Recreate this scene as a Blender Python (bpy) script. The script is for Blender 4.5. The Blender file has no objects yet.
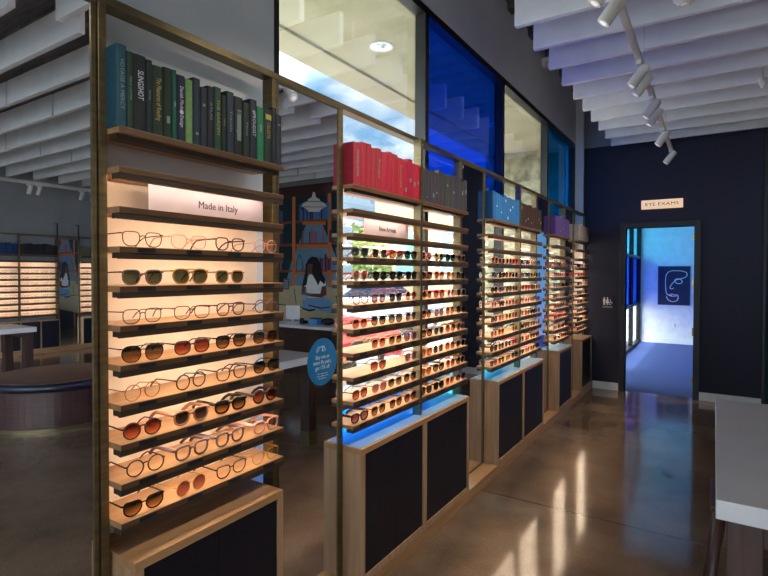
import bpy, math, random
from mathutils import Vector, Matrix
random.seed(7)
SC = bpy.context.scene
COL = SC.collection
PI = math.pi

# ------------------------------------------------------------------ helpers
class MB:
    def __init__(s): s.v = []; s.f = []; s.mi = []; s.cur = 0
    def face(s, idx): s.f.append(idx); s.mi.append(s.cur)
    def box(s, x0, x1, y0, y1, z0, z1):
        n = len(s.v)
        for z in (z0, z1):
            s.v += [(x0, y0, z), (x1, y0, z), (x1, y1, z), (x0, y1, z)]
        for q in ((0, 3, 2, 1), (4, 5, 6, 7), (0, 1, 5, 4), (1, 2, 6, 5), (2, 3, 7, 6), (3, 0, 4, 7)):
            s.face([n + i for i in q])
        return s
    def tube(s, pts, r, n=6, closed=False, cap=True, ry=None):
        pts = [Vector(p) for p in pts]; b = len(s.v); m = len(pts)
        rr = r if isinstance(r, (list, tuple)) else [r] * m
        prev = None
        for i, p in enumerate(pts):
            a = pts[i - 1] if (i > 0 or closed) else p
            c = pts[(i + 1) % m] if (i < m - 1 or closed) else p
            d = (c - a)
            d = d.normalized() if d.length > 1e-9 else Vector((0, 0, 1))
            if prev is None:
                ref = Vector((1, 0, 0)) if abs(d.x) < .9 else Vector((0, 0, 1))
                u = d.cross(ref).normalized()
            else:
                u = (prev - d * prev.dot(d))
                u = u.normalized() if u.length > 1e-9 else prev
            prev = u; w = d.cross(u)
            for k in range(n):
                t = 2 * PI * k / n
                s.v.append(tuple(p + u * math.cos(t) * rr[i] + w * math.sin(t) * (rr[i] if ry is None else ry)))
        for i in range(m if closed else m - 1):
            j = (i + 1) % m
            for k in range(n):
                l = (k + 1) % n
                s.face([b + i * n + k, b + i * n + l, b + j * n + l, b + j * n + k])
        if cap and not closed:
            s.face([b + k for k in range(n)][::-1]); s.face([b + (m - 1) * n + k for k in range(n)])
        return s
    def lathe(s, prof, c=(0, 0, 0), n=32):
        b = len(s.v)
        for r, z in prof:
            for k in range(n):
                t = 2 * PI * k / n
                s.v.append((c[0] + r * math.cos(t), c[1] + r * math.sin(t), c[2] + z))
        for i in range(len(prof) - 1):
            for k in range(n):
                l = (k + 1) % n
                s.face([b + i * n + k, b + i * n + l, b + (i + 1) * n + l, b + (i + 1) * n + k])
        s.face([b + k for k in range(n)][::-1]); s.face([b + (len(prof) - 1) * n + k for k in range(n)])
        return s
    def prism(s, pts, ax, a, b_):
        # polygon pts (2D) extruded along axis ax between a and b_
        n = len(pts); b = len(s.v)
        for t in (a, b_):
            for p in pts:
                q = [p[0], p[1]]; q.insert(ax, t); s.v.append(tuple(q))
        s.face([b + i for i in range(n)][::-1]); s.face([b + n + i for i in range(n)])
        for i in range(n):
            j = (i + 1) % n
            s.face([b + i, b + j, b + n + j, b + n + i])
        return s
    def slab(s, cx, cy, cz, rx, ry, rz, seg=8, lat=5):
        b = len(s.v); 
        for i in range(lat + 1):
            t = -PI / 2 + PI * i / lat
            for k in range(seg):
                p = 2 * PI * k / seg
                s.v.append((cx + rx * math.cos(t) * math.cos(p), cy + ry * math.cos(t) * math.sin(p), cz + rz * math.sin(t)))
        for i in range(lat):
            for k in range(seg):
                l = (k + 1) % seg
                s.face([b + i * seg + k, b + i * seg + l, b + (i + 1) * seg + l, b + (i + 1) * seg + k])
        return s
    def mesh(s, name, mats, smooth=False):
        me = bpy.data.meshes.new(name)
        me.from_pydata(s.v, [], s.f)
        if not isinstance(mats, (list, tuple)): mats = [mats]
        for m in mats: me.materials.append(m)
        for i, p in enumerate(me.polygons):
            p.material_index = s.mi[i]; p.use_smooth = smooth
        me.update()
        return me
    def build(s, name, mats, parent=None, smooth=False, bevel=0):
        o = bpy.data.objects.new(name, s.mesh(name, mats, smooth)); COL.objects.link(o)
        if parent: o.parent = parent
        if bevel:
            m = o.modifiers.new('bevel', 'BEVEL'); m.width = bevel; m.segments = 2; m.limit_method = 'ANGLE'
        return o

def tag(o, label, cat, group=None):
    o['label'] = label; o['category'] = cat
    if group: o['group'] = group
    return o
def empty(name, loc=(0, 0, 0), rz=0):
    o = bpy.data.objects.new(name, None); COL.objects.link(o)
    o.location = loc; o.rotation_euler = (0, 0, rz); o.empty_display_size = .1
    return o
def struct(o): o['kind'] = 'structure'; return o
def kids(o): return [c for c in COL.objects if c.parent == o]
def box(name, b, mat, parent=None, bevel=0):
    return MB().box(*b).build(name, mat, parent, bevel=bevel)

def text(name, s, loc, xd, yd, size, mat, parent=None, align='CENTER', fitw=None, ext=.0004, sx=1.0):
    cu = bpy.data.curves.new(name, 'FONT'); cu.body = s; cu.size = size
    cu.align_x = align; cu.align_y = 'CENTER'; cu.extrude = ext; cu.resolution_u = 2
    t = bpy.data.objects.new(name, cu); COL.objects.link(t)
    bpy.context.view_layer.update()
    me = bpy.data.meshes.new_from_object(t.evaluated_get(bpy.context.evaluated_depsgraph_get()))
    bpy.data.objects.remove(t)
    k = 1.0
    if fitw:
        xs = [v.co.x for v in me.vertices]
        k = fitw / (max(xs) - min(xs)) if xs else 1
    xd = Vector(xd); yd = Vector(yd); zd = xd.cross(yd)
    M = Matrix((xd * k * sx, yd * (k if fitw and False else 1), zd)).transposed().to_4x4()
    M.translation = Vector(loc)
    me.transform(M)
    me.materials.clear(); me.materials.append(mat); me.name = name
    o = bpy.data.objects.new(name, me); COL.objects.link(o)
    if parent: o.parent = parent
    return o

# ------------------------------------------------------------------ materials
def srgb(r, g, b):
    f = lambda c: (c / 255 / 12.92) if c <= 10 else ((c / 255 + .055) / 1.055) ** 2.4
    return (f(r), f(g), f(b), 1)
def newmat(name):
    m = bpy.data.materials.new(name); m.use_nodes = True
    return m, m.node_tree.nodes, m.node_tree.links
def pmat(name, col, rough=.5, metal=0, noise=0, scale=(8, 8, 8), col2=None, bump=0, coat=0, spec=None, detail=4, contrast=(.35, .65)):
    m, N, L = newmat(name); b = N['Principled BSDF']
    b.inputs['Roughness'].default_value = rough; b.inputs['Metallic'].default_value = metal
    b.inputs['Coat Weight'].default_value = coat
    if spec is not None: b.inputs['Specular IOR Level'].default_value = spec
    tc = N.new('ShaderNodeTexCoord'); mp = N.new('ShaderNodeMapping'); mp.inputs['Scale'].default_value = scale
    nz = N.new('ShaderNodeTexNoise'); nz.inputs['Scale'].default_value = 1; nz.inputs['Detail'].default_value = detail
    L.new(tc.outputs['Object'], mp.inputs[0]); L.new(mp.outputs[0], nz.inputs['Vector'])
    rp = N.new('ShaderNodeValToRGB'); L.new(nz.outputs[0], rp.inputs[0])
    c2 = col2 if col2 else tuple(min(1, c * 1.12) for c in col[:3]) + (1,)
    rp.color_ramp.elements[0].position = contrast[0]; rp.color_ramp.elements[1].position = contrast[1]
    rp.color_ramp.elements[0].color = col; rp.color_ramp.elements[1].color = c2
    L.new(rp.outputs[0], b.inputs['Base Color'])
    if bump:
        bp = N.new('ShaderNodeBump'); bp.inputs['Strength'].default_value = bump; bp.inputs['Distance'].default_value = .005
        L.new(nz.outputs[0], bp.inputs['Height']); L.new(bp.outputs[0], b.inputs['Normal'])
    return m
def emat(name, col, s):
    m, N, L = newmat(name); b = N['Principled BSDF']
    b.inputs['Base Color'].default_value = (.8, .8, .8, 1)
    b.inputs['Emission Color'].default_value = col; b.inputs['Emission Strength'].default_value = s
    return m
def glassmat(name, tint, gloss=.06, rough=0.0, gcol=(1, 1, 1, 1)):
    m, N, L = newmat(name); N.remove(N['Principled BSDF']); out = N['Material Output']
    t = N.new('ShaderNodeBsdfTransparent'); t.inputs[0].default_value = tint
    g = N.new('ShaderNodeBsdfGlossy'); g.inputs['Roughness'].default_value = rough; g.inputs[0].default_value = gcol
    fr = N.new('ShaderNodeFresnel'); fr.inputs[0].default_value = 1.45
    mu = N.new('ShaderNodeMath'); mu.operation = 'MULTIPLY_ADD'; mu.inputs[1].default_value = .45; mu.inputs[2].default_value = gloss - .035
    mu.use_clamp = True
    L.new(fr.outputs[0], mu.inputs[0])
    mx = N.new('ShaderNodeMixShader'); L.new(mu.outputs[0], mx.inputs[0]); L.new(t.outputs[0], mx.inputs[1]); L.new(g.outputs[0], mx.inputs[2])
    L.new(mx.outputs[0], out.inputs[0])
    return m
def lensmat(name, top, bot, gloss=.07):
    # gradient tint in the lens itself (top to bottom of the lens)
    m = glassmat(name, top, gloss, .02); N = m.node_tree.nodes; L = m.node_tree.links
    t = [n for n in N if n.type == 'BSDF_TRANSPARENT'][0]
    tc = N.new('ShaderNodeTexCoord'); sp = N.new('ShaderNodeSeparateXYZ'); rp = N.new('ShaderNodeValToRGB')
    L.new(tc.outputs['Generated'], sp.inputs[0]); L.new(sp.outputs['Z'], rp.inputs[0]); L.new(rp.outputs[0], t.inputs[0])
    rp.color_ramp.elements[0].color = bot; rp.color_ramp.elements[1].color = top
    rp.color_ramp.elements[0].position = .1; rp.color_ramp.elements[1].position = .75
    return m

M = {}
M['brass'] = pmat('brushed brass', srgb(110, 98, 72), .4, .8, scale=(6, 6, 60), col2=srgb(128, 114, 84))
M['oak'] = pmat('oak veneer', srgb(176, 132, 92), .42, scale=(30, 3, 30), col2=srgb(196, 152, 110), detail=6)
M['oak_v'] = pmat('oak veneer upright', srgb(178, 140, 106), .45, scale=(40, 40, 2.5), col2=srgb(200, 164, 128), detail=6)
M['bronze'] = pmat('dark bronze channel', srgb(66, 54, 42), .45)
M['shelfedge'] = pmat('shelf front edge', srgb(92, 68, 48), .4, 0, scale=(30, 4, 60), col2=srgb(108, 80, 58))
M['navy'] = pmat('navy laminate', srgb(12, 13, 27), .5, scale=(200, 200, 200), col2=srgb(17, 19, 37))
M['navywall'] = pmat('navy grasscloth', srgb(18, 19, 42), .62, scale=(60, 60, 300), col2=srgb(25, 26, 54), bump=.15)
M['navytrim'] = pmat('navy paint', srgb(14, 15, 30), .4)
M['greywall'] = pmat('mid grey paint', srgb(140, 141, 143), .75, scale=(3, 3, 3), col2=srgb(146, 147, 149))
M['wallwhite'] = pmat('off white paint', srgb(222, 223, 226), .75, scale=(3, 3, 3), col2=srgb(228, 229, 232))
M['white'] = pmat('white paint', srgb(225, 226, 228), .5)
M['panel'] = pmat('cream back panel', srgb(238, 226, 212), .55)
M['blackframe'] = pmat('black aluminium', srgb(12, 12, 15), .45)
M['baffle'] = pmat('white felt baffle', srgb(214, 215, 218), .9, scale=(5, 5, 5), col2=srgb(222, 223, 226))
M['deck'] = pmat('grey metal roof deck', srgb(92, 90, 92), .7, scale=(3, 40, 3), col2=srgb(120, 118, 120))
M['plastic'] = pmat('white plastic', srgb(228, 228, 226), .35)
M['lampwhite'] = pmat('lamp white enamel', srgb(196, 192, 186), .4)
M['walnut'] = pmat('dark walnut', srgb(48, 28, 26), .38, scale=(40, 40, 3), col2=srgb(74, 45, 40), detail=6)
M['walnut_h'] = pmat('walnut bench band', srgb(52, 32, 32), .4, scale=(4, 4, 60), col2=srgb(76, 46, 44), detail=6)
M['leather'] = pmat('brown leather seat', srgb(92, 66, 54), .35, scale=(5, 5, 5), col2=srgb(110, 80, 66))
M['quartz'] = pmat('white quartz', srgb(212, 210, 214), .3, scale=(3, 3, 3), col2=srgb(222, 220, 224))
M['carpet'] = pmat('navy carpet', srgb(46, 66, 120), .95, scale=(60, 60, 60), col2=srgb(56, 78, 136), bump=.3)
M['bluelit_top'] = pmat('cabinet deck with blue light', srgb(160, 196, 222), .25)  # blue daylight falling on the cabinet tops is mixed into this colour
M['asphalt'] = pmat('pale concrete paving', srgb(150, 149, 147), .9, scale=(2, 2, 2), col2=srgb(166, 165, 162))
M['stucco'] = pmat('soffit stucco', srgb(154, 148, 114), .9, scale=(3, 3, 3), col2=srgb(166, 161, 130), bump=.2)
M['tan'] = pmat('tan stucco', srgb(170, 152, 120), .9)
M['stone'] = None
M['leafg'] = pmat('green leaves', srgb(70, 104, 44), .7, scale=(9, 9, 9), col2=srgb(130, 160, 80))
M['bark'] = pmat('bark', srgb(80, 62, 48), .9)
M['redpaint'] = pmat('red car paint', srgb(200, 22, 62), .2, coat=.5)
M['whitepaint'] = pmat('white car paint', srgb(226, 228, 232), .2, coat=.5)
M['carglass'] = pmat('car window', srgb(40, 56, 78), .08)
M['rubber'] = pmat('tyre rubber', srgb(25, 25, 26), .8)
M['chrome'] = pmat('chrome', srgb(200, 200, 205), .15, 1)
M['brassbright'] = pmat('polished brass', srgb(206, 182, 122), .25, 1)
M['mirror'] = pmat('mirror silver', (.80, .81, .83, 1), 0.0, 1, col2=(.80, .81, .83, 1))
M['ink'] = pmat('dark ink', srgb(40, 34, 40), .6)
M['tagm'] = pmat('price label plate', srgb(30, 30, 36), .4, scale=(200, 200, 200), col2=srgb(44, 44, 52))
M['signgrey'] = pmat('lilac grey sign board', srgb(158, 152, 168), .5)
M['stickblue'] = pmat('blue vinyl sticker', srgb(20, 112, 172), .45)
M['stickwhite'] = pmat('sticker white print', srgb(214, 232, 244), .5)
M['led'] = emat('warm led strip', (1, .80, .57, 1), 19)
M['signlit'] = emat('lit amber sign', (1, .60, .22, 1), .42)
M['glow'] = emat('lamp lens', (1, .85, .65, 1), .25)
M['tube'] = emat('ceiling tube', (1, .93, .85, 1), 3)
M['glass'] = glassmat('clear window glass', (.93, .96, .96, 1))
M['glass_blue'] = glassmat('cobalt window film', (.035, .21, .74, 1), .11, 0, (.5, .6, 1, 1))
M['glass_teal'] = glassmat('teal window film', (.02, .30, .62, 1), .07)
M['glass_cyan'] = glassmat('pale cyan window film', (.25, .70, .90, 1), .06)
M['glass_sky'] = glassmat('sky blue window film', (.04, .50, 1.0, 1), .06)

def stone_mat():
    m, N, L = newmat('rough limestone blocks'); b = N['Principled BSDF']; b.inputs['Roughness'].default_value = .9
    tc = N.new('ShaderNodeTexCoord'); mp = N.new('ShaderNodeMapping'); mp.inputs['Rotation'].default_value = (PI / 2, 0, 0)
    br = N.new('ShaderNodeTexBrick'); br.inputs['Scale'].default_value = 1.0
    br.inputs['Brick Width'].default_value = .8; br.inputs['Row Height'].default_value = .42; br.inputs['Mortar Size'].default_value = .008
    br.inputs['Color1'].default_value = srgb(166, 162, 132); br.inputs['Color2'].default_value = srgb(146, 142, 112)
    br.inputs['Mortar'].default_value = srgb(172, 164, 138)
    nz = N.new('ShaderNodeTexNoise'); nz.inputs['Scale'].default_value = 7; nz.inputs['Detail'].default_value = 7
    mx = N.new('ShaderNodeMix'); mx.data_type = 'RGBA'; mx.blend_type = 'MULTIPLY'; mx.inputs[0].default_value = .8
    L.new(tc.outputs['Object'], mp.inputs[0]); L.new(mp.outputs[0], br.inputs['Vector']); L.new(tc.outputs['Object'], nz.inputs['Vector'])
    rp = N.new('ShaderNodeValToRGB'); rp.color_ramp.elements[0].position = .35; rp.color_ramp.elements[0].color = (.22, .21, .16, 1); rp.color_ramp.elements[1].position = .62
    L.new(nz.outputs[0], rp.inputs[0]); L.new(br.outputs[0], mx.inputs[6]); L.new(rp.outputs[0], mx.inputs[7]); L.new(mx.outputs[2], b.inputs['Base Color'])
    bp = N.new('ShaderNodeBump'); bp.inputs['Distance'].default_value = .04; bp.inputs['Strength'].default_value = .7
    L.new(nz.outputs[0], bp.inputs['Height']); L.new(bp.outputs[0], b.inputs['Normal'])
    return m
M['stone'] = stone_mat()
def floor_mat():
    m, N, L = newmat('polished concrete'); b = N['Principled BSDF']
    tc = N.new('ShaderNodeTexCoord')
    n1 = N.new('ShaderNodeTexNoise'); n1.inputs['Scale'].default_value = 1.3; n1.inputs['Detail'].default_value = 7; n1.inputs['Roughness'].default_value = .62
    n2 = N.new('ShaderNodeTexNoise'); n2.inputs['Scale'].default_value = 90; n2.inputs['Detail'].default_value = 2
    r1 = N.new('ShaderNodeValToRGB'); e = r1.color_ramp.elements
    e[0].position = .32; e[0].color = srgb(98, 80, 66); e[1].position = .7; e[1].color = srgb(150, 124, 102)
    r2 = N.new('ShaderNodeValToRGB'); r2.color_ramp.elements[0].position = .4; r2.color_ramp.elements[0].color = (.72, .72, .72, 1); r2.color_ramp.elements[1].position = .62
    mx = N.new('ShaderNodeMix'); mx.data_type = 'RGBA'; mx.blend_type = 'MULTIPLY'; mx.inputs[0].default_value = .7
    for n in (n1, n2): L.new(tc.outputs['Object'], n.inputs['Vector'])
    L.new(n1.outputs[0], r1.inputs[0]); L.new(n2.outputs[0], r2.inputs[0]); L.new(r1.outputs[0], mx.inputs[6]); L.new(r2.outputs[0], mx.inputs[7])
    # saw-cut joints across the room
    br = N.new('ShaderNodeTexBrick'); br.offset = 0; br.inputs['Scale'].default_value = 1; br.inputs['Brick Width'].default_value = 60; br.inputs['Row Height'].default_value = 3.3
    br.inputs['Mortar Size'].default_value = .004; br.inputs['Color1'].default_value = (1, 1, 1, 1); br.inputs['Color2'].default_value = (1, 1, 1, 1); br.inputs['Mortar'].default_value = (.25, .25, .25, 1)
    mp = N.new('ShaderNodeMapping'); mp.inputs['Location'].default_value = (20.0, -.15, 0)
    L.new(tc.outputs['Object'], mp.inputs[0]); L.new(mp.outputs[0], br.inputs['Vector'])
    m2 = N.new('ShaderNodeMix'); m2.data_type = 'RGBA'; m2.blend_type = 'MULTIPLY'; m2.inputs[0].default_value = 1
    L.new(mx.outputs[2], m2.inputs[6]); L.new(br.outputs[0], m2.inputs[7]); L.new(m2.outputs[2], b.inputs['Base Color'])
    rr = N.new('ShaderNodeMapRange'); rr.inputs[3].default_value = .06; rr.inputs[4].default_value = .16
    L.new(n1.outputs[0], rr.inputs[0]); L.new(rr.outputs[0], b.inputs['Roughness'])
    b.inputs['Specular IOR Level'].default_value = .7
    bp = N.new('ShaderNodeBump'); bp.inputs['Distance'].default_value = .002; bp.inputs['Strength'].default_value = .12
    n3 = N.new('ShaderNodeTexNoise'); n3.inputs['Scale'].default_value = 5; n3.inputs['Detail'].default_value = 3
    L.new(tc.outputs['Object'], n3.inputs['Vector']); L.new(n3.outputs[0], bp.inputs['Height']); L.new(bp.outputs[0], b.inputs['Normal'])
    return m
M['floor'] = floor_mat()

# ------------------------------------------------------------------ main dimensions (metres)
XW = -1.61           # inner face of window wall
XP = -1.49           # front face of posts and mirrors
XS = -1.43           # shelf nosing
XC = -1.38           # cabinet fronts
YB = 7.38            # back wall
XR = 8.0             # right wall
YN = -3.6            # wall behind the camera
ZC = 4.0             # roof deck
RAIL = 2.325

# ------------------------------------------------------------------ room shell
struct(box('floor', (XW - .06, XR + .1, YN - .1, YB + .06, -.12, 0), M['floor']))
struct(box('ceiling', (XW - .06, XR + .1, YN - .1, YB + .1, ZC, ZC + .15), M['deck']))
struct(box('wall_right', (XR, XR + .12, YN - .1, YB + .1, 0, ZC), M['greywall']))
# unseen glazed shopfront behind the camera, added to raise the indoor daylight
w = MB(); w.box(XW - .06, XW + .4, YN - .12, YN, 0, 3.5); w.box(XR - .4, XR, YN - .12, YN, 0, 3.5); w.box(XW - .06, XR, YN - .12, YN, 3.5, ZC); w.box(XW + .4, XR - .4, YN - .12, YN, 0, .12)
struct(w.build('wall_near', M['greywall']))
for i in range(6):
    a = XW + .4 + i * (XR - XW - .8) / 6; b = XW + .4 + (i + 1) * (XR - XW - .8) / 6
    f = MB(); f.box(a, a + .05, YN - .09, YN - .01, .12, 3.5); f.box(b - .004, b, YN - .09, YN - .01, .12, 3.5)
    for z in (.12, 2.3, 3.45): f.box(a + .05, b - .004, YN - .09, YN - .01, z, z + .05)
    wn = struct(f.build('window_%d' % (i + 12), M['blackframe']))
    for z0, z1 in ((.17, 2.3), (2.35, 3.45)): MB().box(a + .05, b - .004, YN - .055, YN - .049, z0, z1).build('pane', M['glass'], wn)
# window wall: solid part beside the first display, header over the windows, corner return
WY = [1.625, 3.0, 4.46, 5.92, 7.30]
w = MB()
w.box(XW - .12, XW, -.3, WY[0], 0, ZC); w.box(XW - .12, XW, YN, -3.2, 0, ZC); w.box(XW - .12, XW, -3.2, -.3, 3.3, ZC)
w.box(XW - .12, XW, WY[0], YB + .1, 3.30, ZC)
w.box(XW - .12, XW, WY[4], YB + .1, 0, 3.30)
w.box(XW, -1.51, 7.33, YB + .01, 0, ZC)
struct(w.build('wall_left', M['wallwhite']))
# back wall with door opening
DX0, DX1, DZ = -.985, -.215, 2.14
w = MB()
w.box(-1.51, DX0, YB, YB + .14, 0, 3.24); w.box(DX1, .47, YB, YB + .14, 0, 3.24); w.box(DX0, DX1, YB, YB + .14, DZ, 3.24)
struct(w.build('wall_back', M['navywall']))
w = MB(); w.box(-1.62, XR, YB + .02, YB + .14, 3.24, ZC); w.box(.47, XR, YB + .02, YB + .14, 0, 3.24)
struct(w.build('wall_upper_back', M['greywall']))
struct(box('trim_1', (.47, .50, YB - .03, YB + .03, 0, 3.24), M['navytrim']))
w = MB()
for a, b in ((DX0 - .07, DX0), (DX1, DX1 + .07)): w.box(a, b, YB - .022, YB + .16, 0, DZ + .07)
w.box(DX0, DX1, YB - .022, YB + .16, DZ, DZ + .07)
struct(w.build('trim_2', M['navytrim'], bevel=.003))
w = MB(); w.box(-1.375, DX0 - .07, YB - .016, YB, 0, .10); w.box(DX1 + .07, .47, YB - .016, YB, 0, .10)
struct(w.build('baseboard_back', M['white']))
struct(box('baseboard_right', (XR - .016, XR, YN, YB, 0, .10), M['white']))
# platform plinth under the displays
struct(box('trim_3', (XW, XC, .30, YB - .02, 0, .08), M['oak'], bevel=.003))

# windows: a grid of black frames with coloured film
film = [['glass_sky', 'glass', 'glass'], ['glass_cyan', 'glass', 'glass_blue'], ['glass', 'glass', 'glass'], ['glass', 'glass', 'glass_teal']]
TR = [.0, .86, 2.03, 3.30]
for i in range(4):
    y0, y1 = WY[i], WY[i + 1]
    f = MB()
    fw0 = .03 if i == 0 else .05
    f.box(XW - .075, XW + .002, y0, y0 + fw0, 0, 3.30)
    if i == 3: f.box(XW - .075, XW + .002, y1 - .05, y1, 0, 3.30)
    ya, yb = y0 + fw0, y1 - (.05 if i == 3 else 0)
    for z in TR:
        zz = min(max(z - .025, 0), 3.25); f.box(XW - .075, XW + .001, ya, yb, zz, zz + .05)
    win = struct(f.build('window_%d' % (i + 1), M['blackframe']))
    for j in range(3):
        g = MB().box(XW - .068, XW - .062, ya, yb, TR[j] + .02, TR[j + 1] - .02).build('pane', M[film[i][j]], win)

for i in range(2):  # unseen side windows behind the camera, added to let in more daylight
    a = -3.2 + i * 1.45; b = a + 1.45
    f = MB(); f.box(XW - .075, XW + .002, a, a + .05, 0, 3.3); f.box(XW - .075, XW + .002, b - .004, b, 0, 3.3)
    for z in (0, .84, 1.88, 3.25): f.box(XW - .075, XW + .002, a + .05, b - .004, z, z + .05)
    wn = struct(f.build('window_%d' % (i + 18), M['blackframe']))
    MB().box(XW - .05, XW - .044, a + .05, b - .004, .05, 3.25).build('pane', M['glass'], wn)
# roof deck ribs
w = MB()
for k in range(36):
    y = YN + .1 + k * .31; w.box(XW, XR, y, y + .12, ZC - .06, ZC)
struct(w.build('ceiling_ribs', M['deck'])); 

# ------------------------------------------------------------------ ceiling baffles (each its own thing)
bn = 0
segs = [(-1.12, .58, 0), (.62, 2.76, .16), (2.80, 4.92, .16), (4.96, 7.1, .16)]
ordn = ['first', 'second', 'third', 'fourth', 'fifth', 'sixth', 'seventh', 'eighth', 'ninth', 'tenth', 'eleventh', 'twelfth', 'thirteenth', 'fourteenth', 'fifteenth', 'sixteenth', 'seventeenth', 'eighteenth', 'nineteenth', 'twentieth']
rowname = ['row beside the windows', 'second row from windows', 'third row from windows', 'row nearest right wall']
proto_b = None
for si, (a, b, off) in enumerate(segs):
    me = None
    for k in range(16):
        y = 7.05 + (0 if off == 0 else -.25) - .413 * k
        if y < .2: break
        if me is None:
            mb = MB().box(a, b, -.022, .022, 0, .23)
            o = mb.build('ceiling_baffle', M['baffle'], bevel=.004); me = o.data
        else:
            o = bpy.data.objects.new('ceiling_baffle', me); COL.objects.link(o)
            m_ = o.modifiers.new('bevel', 'BEVEL'); m_.width = .004; m_.segments = 2
        o.location = (0, y, 3.16)
        wv = MB()
        for xx in (a + .25, b - .25): wv.tube([(xx, 0, .22), (xx, 0, ZC - .06 - 3.16)], .002, 4)
        wr = wv.build('suspension_wire', M['chrome'], o)
        tag(o, 'white ceiling baffle, %s from the navy wall, %s' % (ordn[k], rowname[si]), 'ceiling baffle', 'ceiling baffles')

# ------------------------------------------------------------------ top rail
rail = MB().box(XP - .056, XP, .30, YB - .03, RAIL, RAIL + .026).build('top_rail', M['brass'], bevel=.002)
tag(rail, 'long brass rail running above the displays and mirrors along the windows', 'rail')

# ------------------------------------------------------------------ display units
SZ = [.823 + .1145 * k for k in range(11)]       # shelf tops: 0 lowest .. 10 book shelf
def make_display(bays, solid, pz=.08, name='eyewear_display'):
    """local frame: y along the wall from 0, x as world; returns root; bays = list of (y0,y1)"""
    root = empty(name)
    y0, y1 = bays[0][0], bays[-1][1]
    zb = .72
    MB().box(XP - .056, XP, y0 - .025, y0, pz, RAIL).build('post', M['brass'], root, bevel=.002)
    MB().box(XP - .056, XP, y1, y1 + .025, pz, RAIL).build('post', M['brass'], root, bevel=.002)
    for i in range(len(bays) - 1):
        a, b = bays[i][1], bays[i + 1][0]
        MB().box(XS - .048, XS + .002, a, b, .72 if pz < .1 else .73, RAIL).build('post', M['brass'], root, bevel=.002)
    if solid:
        MB().box(XW + .004, XW + .011, y0 - .02, y1 + .02, .80, SZ[9] - .02).build('back_panel', M['panel'], root)
    for (a, b) in bays:
        for k, z in enumerate(SZ):
            sh = MB().box(XW + .012, XS, a + .001, b - .001, z - .018, z).build('shelf', M['oak'], root, bevel=.001)
            MB().box(XS - .0015, XS + .0012, a + .001, b - .001, z - .0175, z - .0015).build('nosing', M['shelfedge'], sh)
            if k < 10:
                cc = MB().box(XS - .014, XS - .002, a + .001, b - .001, z - .036, z - .018); cc.box(XS - .040, XS - .014, a + .001, a + .006, z - .034, z - .018); cc.box(XS - .040, XS - .014, b - .006, b - .001, z - .034, z - .018); cc.build('light_channel', M['bronze'], sh)
                if k > 0: MB().box(XS - .030, XS - .018, a + .02 + .035 * abs(a) / 1.5, b - .05, z - .0235, z - .0185).build('light_strip', M['led'], sh)
            else:
                MB().box(XS - .06, XS - .02, a + .006, b - .006, z - .034, z - .018).build('light_channel', M['bronze'], sh)
            if k < 8:
                for j in range(4):
                    cy = a + (b - a) * (j + .5) / 4
                    MB().box(XS + .0012, XS + .0035, cy - .028, cy + .028, z - .016, z - .003).build('price_label', M['tagm'], sh)
    return root
def nth_sign(root, y0, y1, s, wfit, x=XS - .07):
    p = MB().box(x - .004, x, y0, y1, SZ[8] + .001, SZ[9] - .026).build('sign_board', M['signgrey'], root, bevel=.001)
    text('lettering', s, (x + .0008, (y0 + y1) / 2 + (.03 if 'Italy' in s else 0), (SZ[8] + SZ[9]) / 2 - .014), (0, 1, 0), (0, 0, 1), .036, M['ink'], p, fitw=wfit)

DB = [[(.83, 1.495)], [(1.96, 2.615), (2.64, 3.30)], [(3.765, 4.42), (4.445, 5.105)], [(5.60, 6.26)], [(6.72, 7.34)]]
dlabels = ['near brass-framed eyewear display with a cream back and a Made in Italy sign',
           'two-bay brass-framed eyewear display with red and dark grey books on top',
           'two-bay brass-framed eyewear display with blue and brown books on top',
           'narrow brass-framed eyewear display with purple books on top',
           'farthest eyewear display in the back corner, beige books on top']
dshort = ['near display', 'red and grey book display', 'blue and brown book display', 'purple book display', 'corner display']
for i, bays in enumerate(DB):
    r = make_display(bays, i == 0)
    tag(r, dlabels[i], 'display', 'eyewear displays')
    if i == 0: nth_sign(r, .965, 1.45, 'Made in Italy', .172)
    if i == 1: nth_sign(r, 2.145, 2.60, 'New Arrivals', .17)

# base cabinets
def make_cabinet(y0, y1, nb, deck):
    root = empty('base_cabinet', (0, 0, 0)); t = .028; z0, z1 = .08, .72
    c = MB()
    c.box(XW + .004, XC, y0, y0 + t, z0, z1 - t); c.box(XW + .004, XC, y1 - t, y1, z0, z1 - t)
    c.box(XW + .004, XC, y0 + t, y1 - t, z0, z0 + .03)
    c.box(XW + .004, XW + .02, y0 + t, y1 - t, z0 + .03, z1 - t)
    inner = []
    if nb == 2:
        m = (y0 + y1) / 2
        c.box(XW + .004, XC, m - .022, m - .0015, z0 + .03, z1 - t); c.box(XW + .004, XC, m + .0015, m + .022, z0 + .03, z1 - t)
        inner = [(y0 + t, m - .022), (m + .022, y1 - t)]
    else: inner = [(y0 + t, y1 - t)]
    c.build('carcass', M['oak_v'], root)
    MB().box(XW + .004, XC, y0, y1, z1 - t, z1).build('cabinet_top', M['oak'], root, bevel=.0015)
    for a, b in inner:
        m = (a + b) / 2
        for p, q in ((a + .002, m - .001), (m + .001, b - .002)):
            MB().box(XC - .024, XC - .006, p, q, z0 + .032, z1 - t - .002).build('door', M['navy'], root, bevel=.001)
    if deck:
        MB().box(XW + .006, XC - .014, y0 + .01, y1 - .01, z1, z1 + .004).build('bluelit_deck_sheet', M['bluelit_top'], root)  # sheet over the oak top that carries the painted blue light
    return root
CB = [(.84, 1.44, 1, 0), (1.963, 3.22, 2, 1), (3.765, 5.03, 2, 1), (5.60, 6.20, 1, 1), (6.72, 7.32, 1, 0)]
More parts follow.
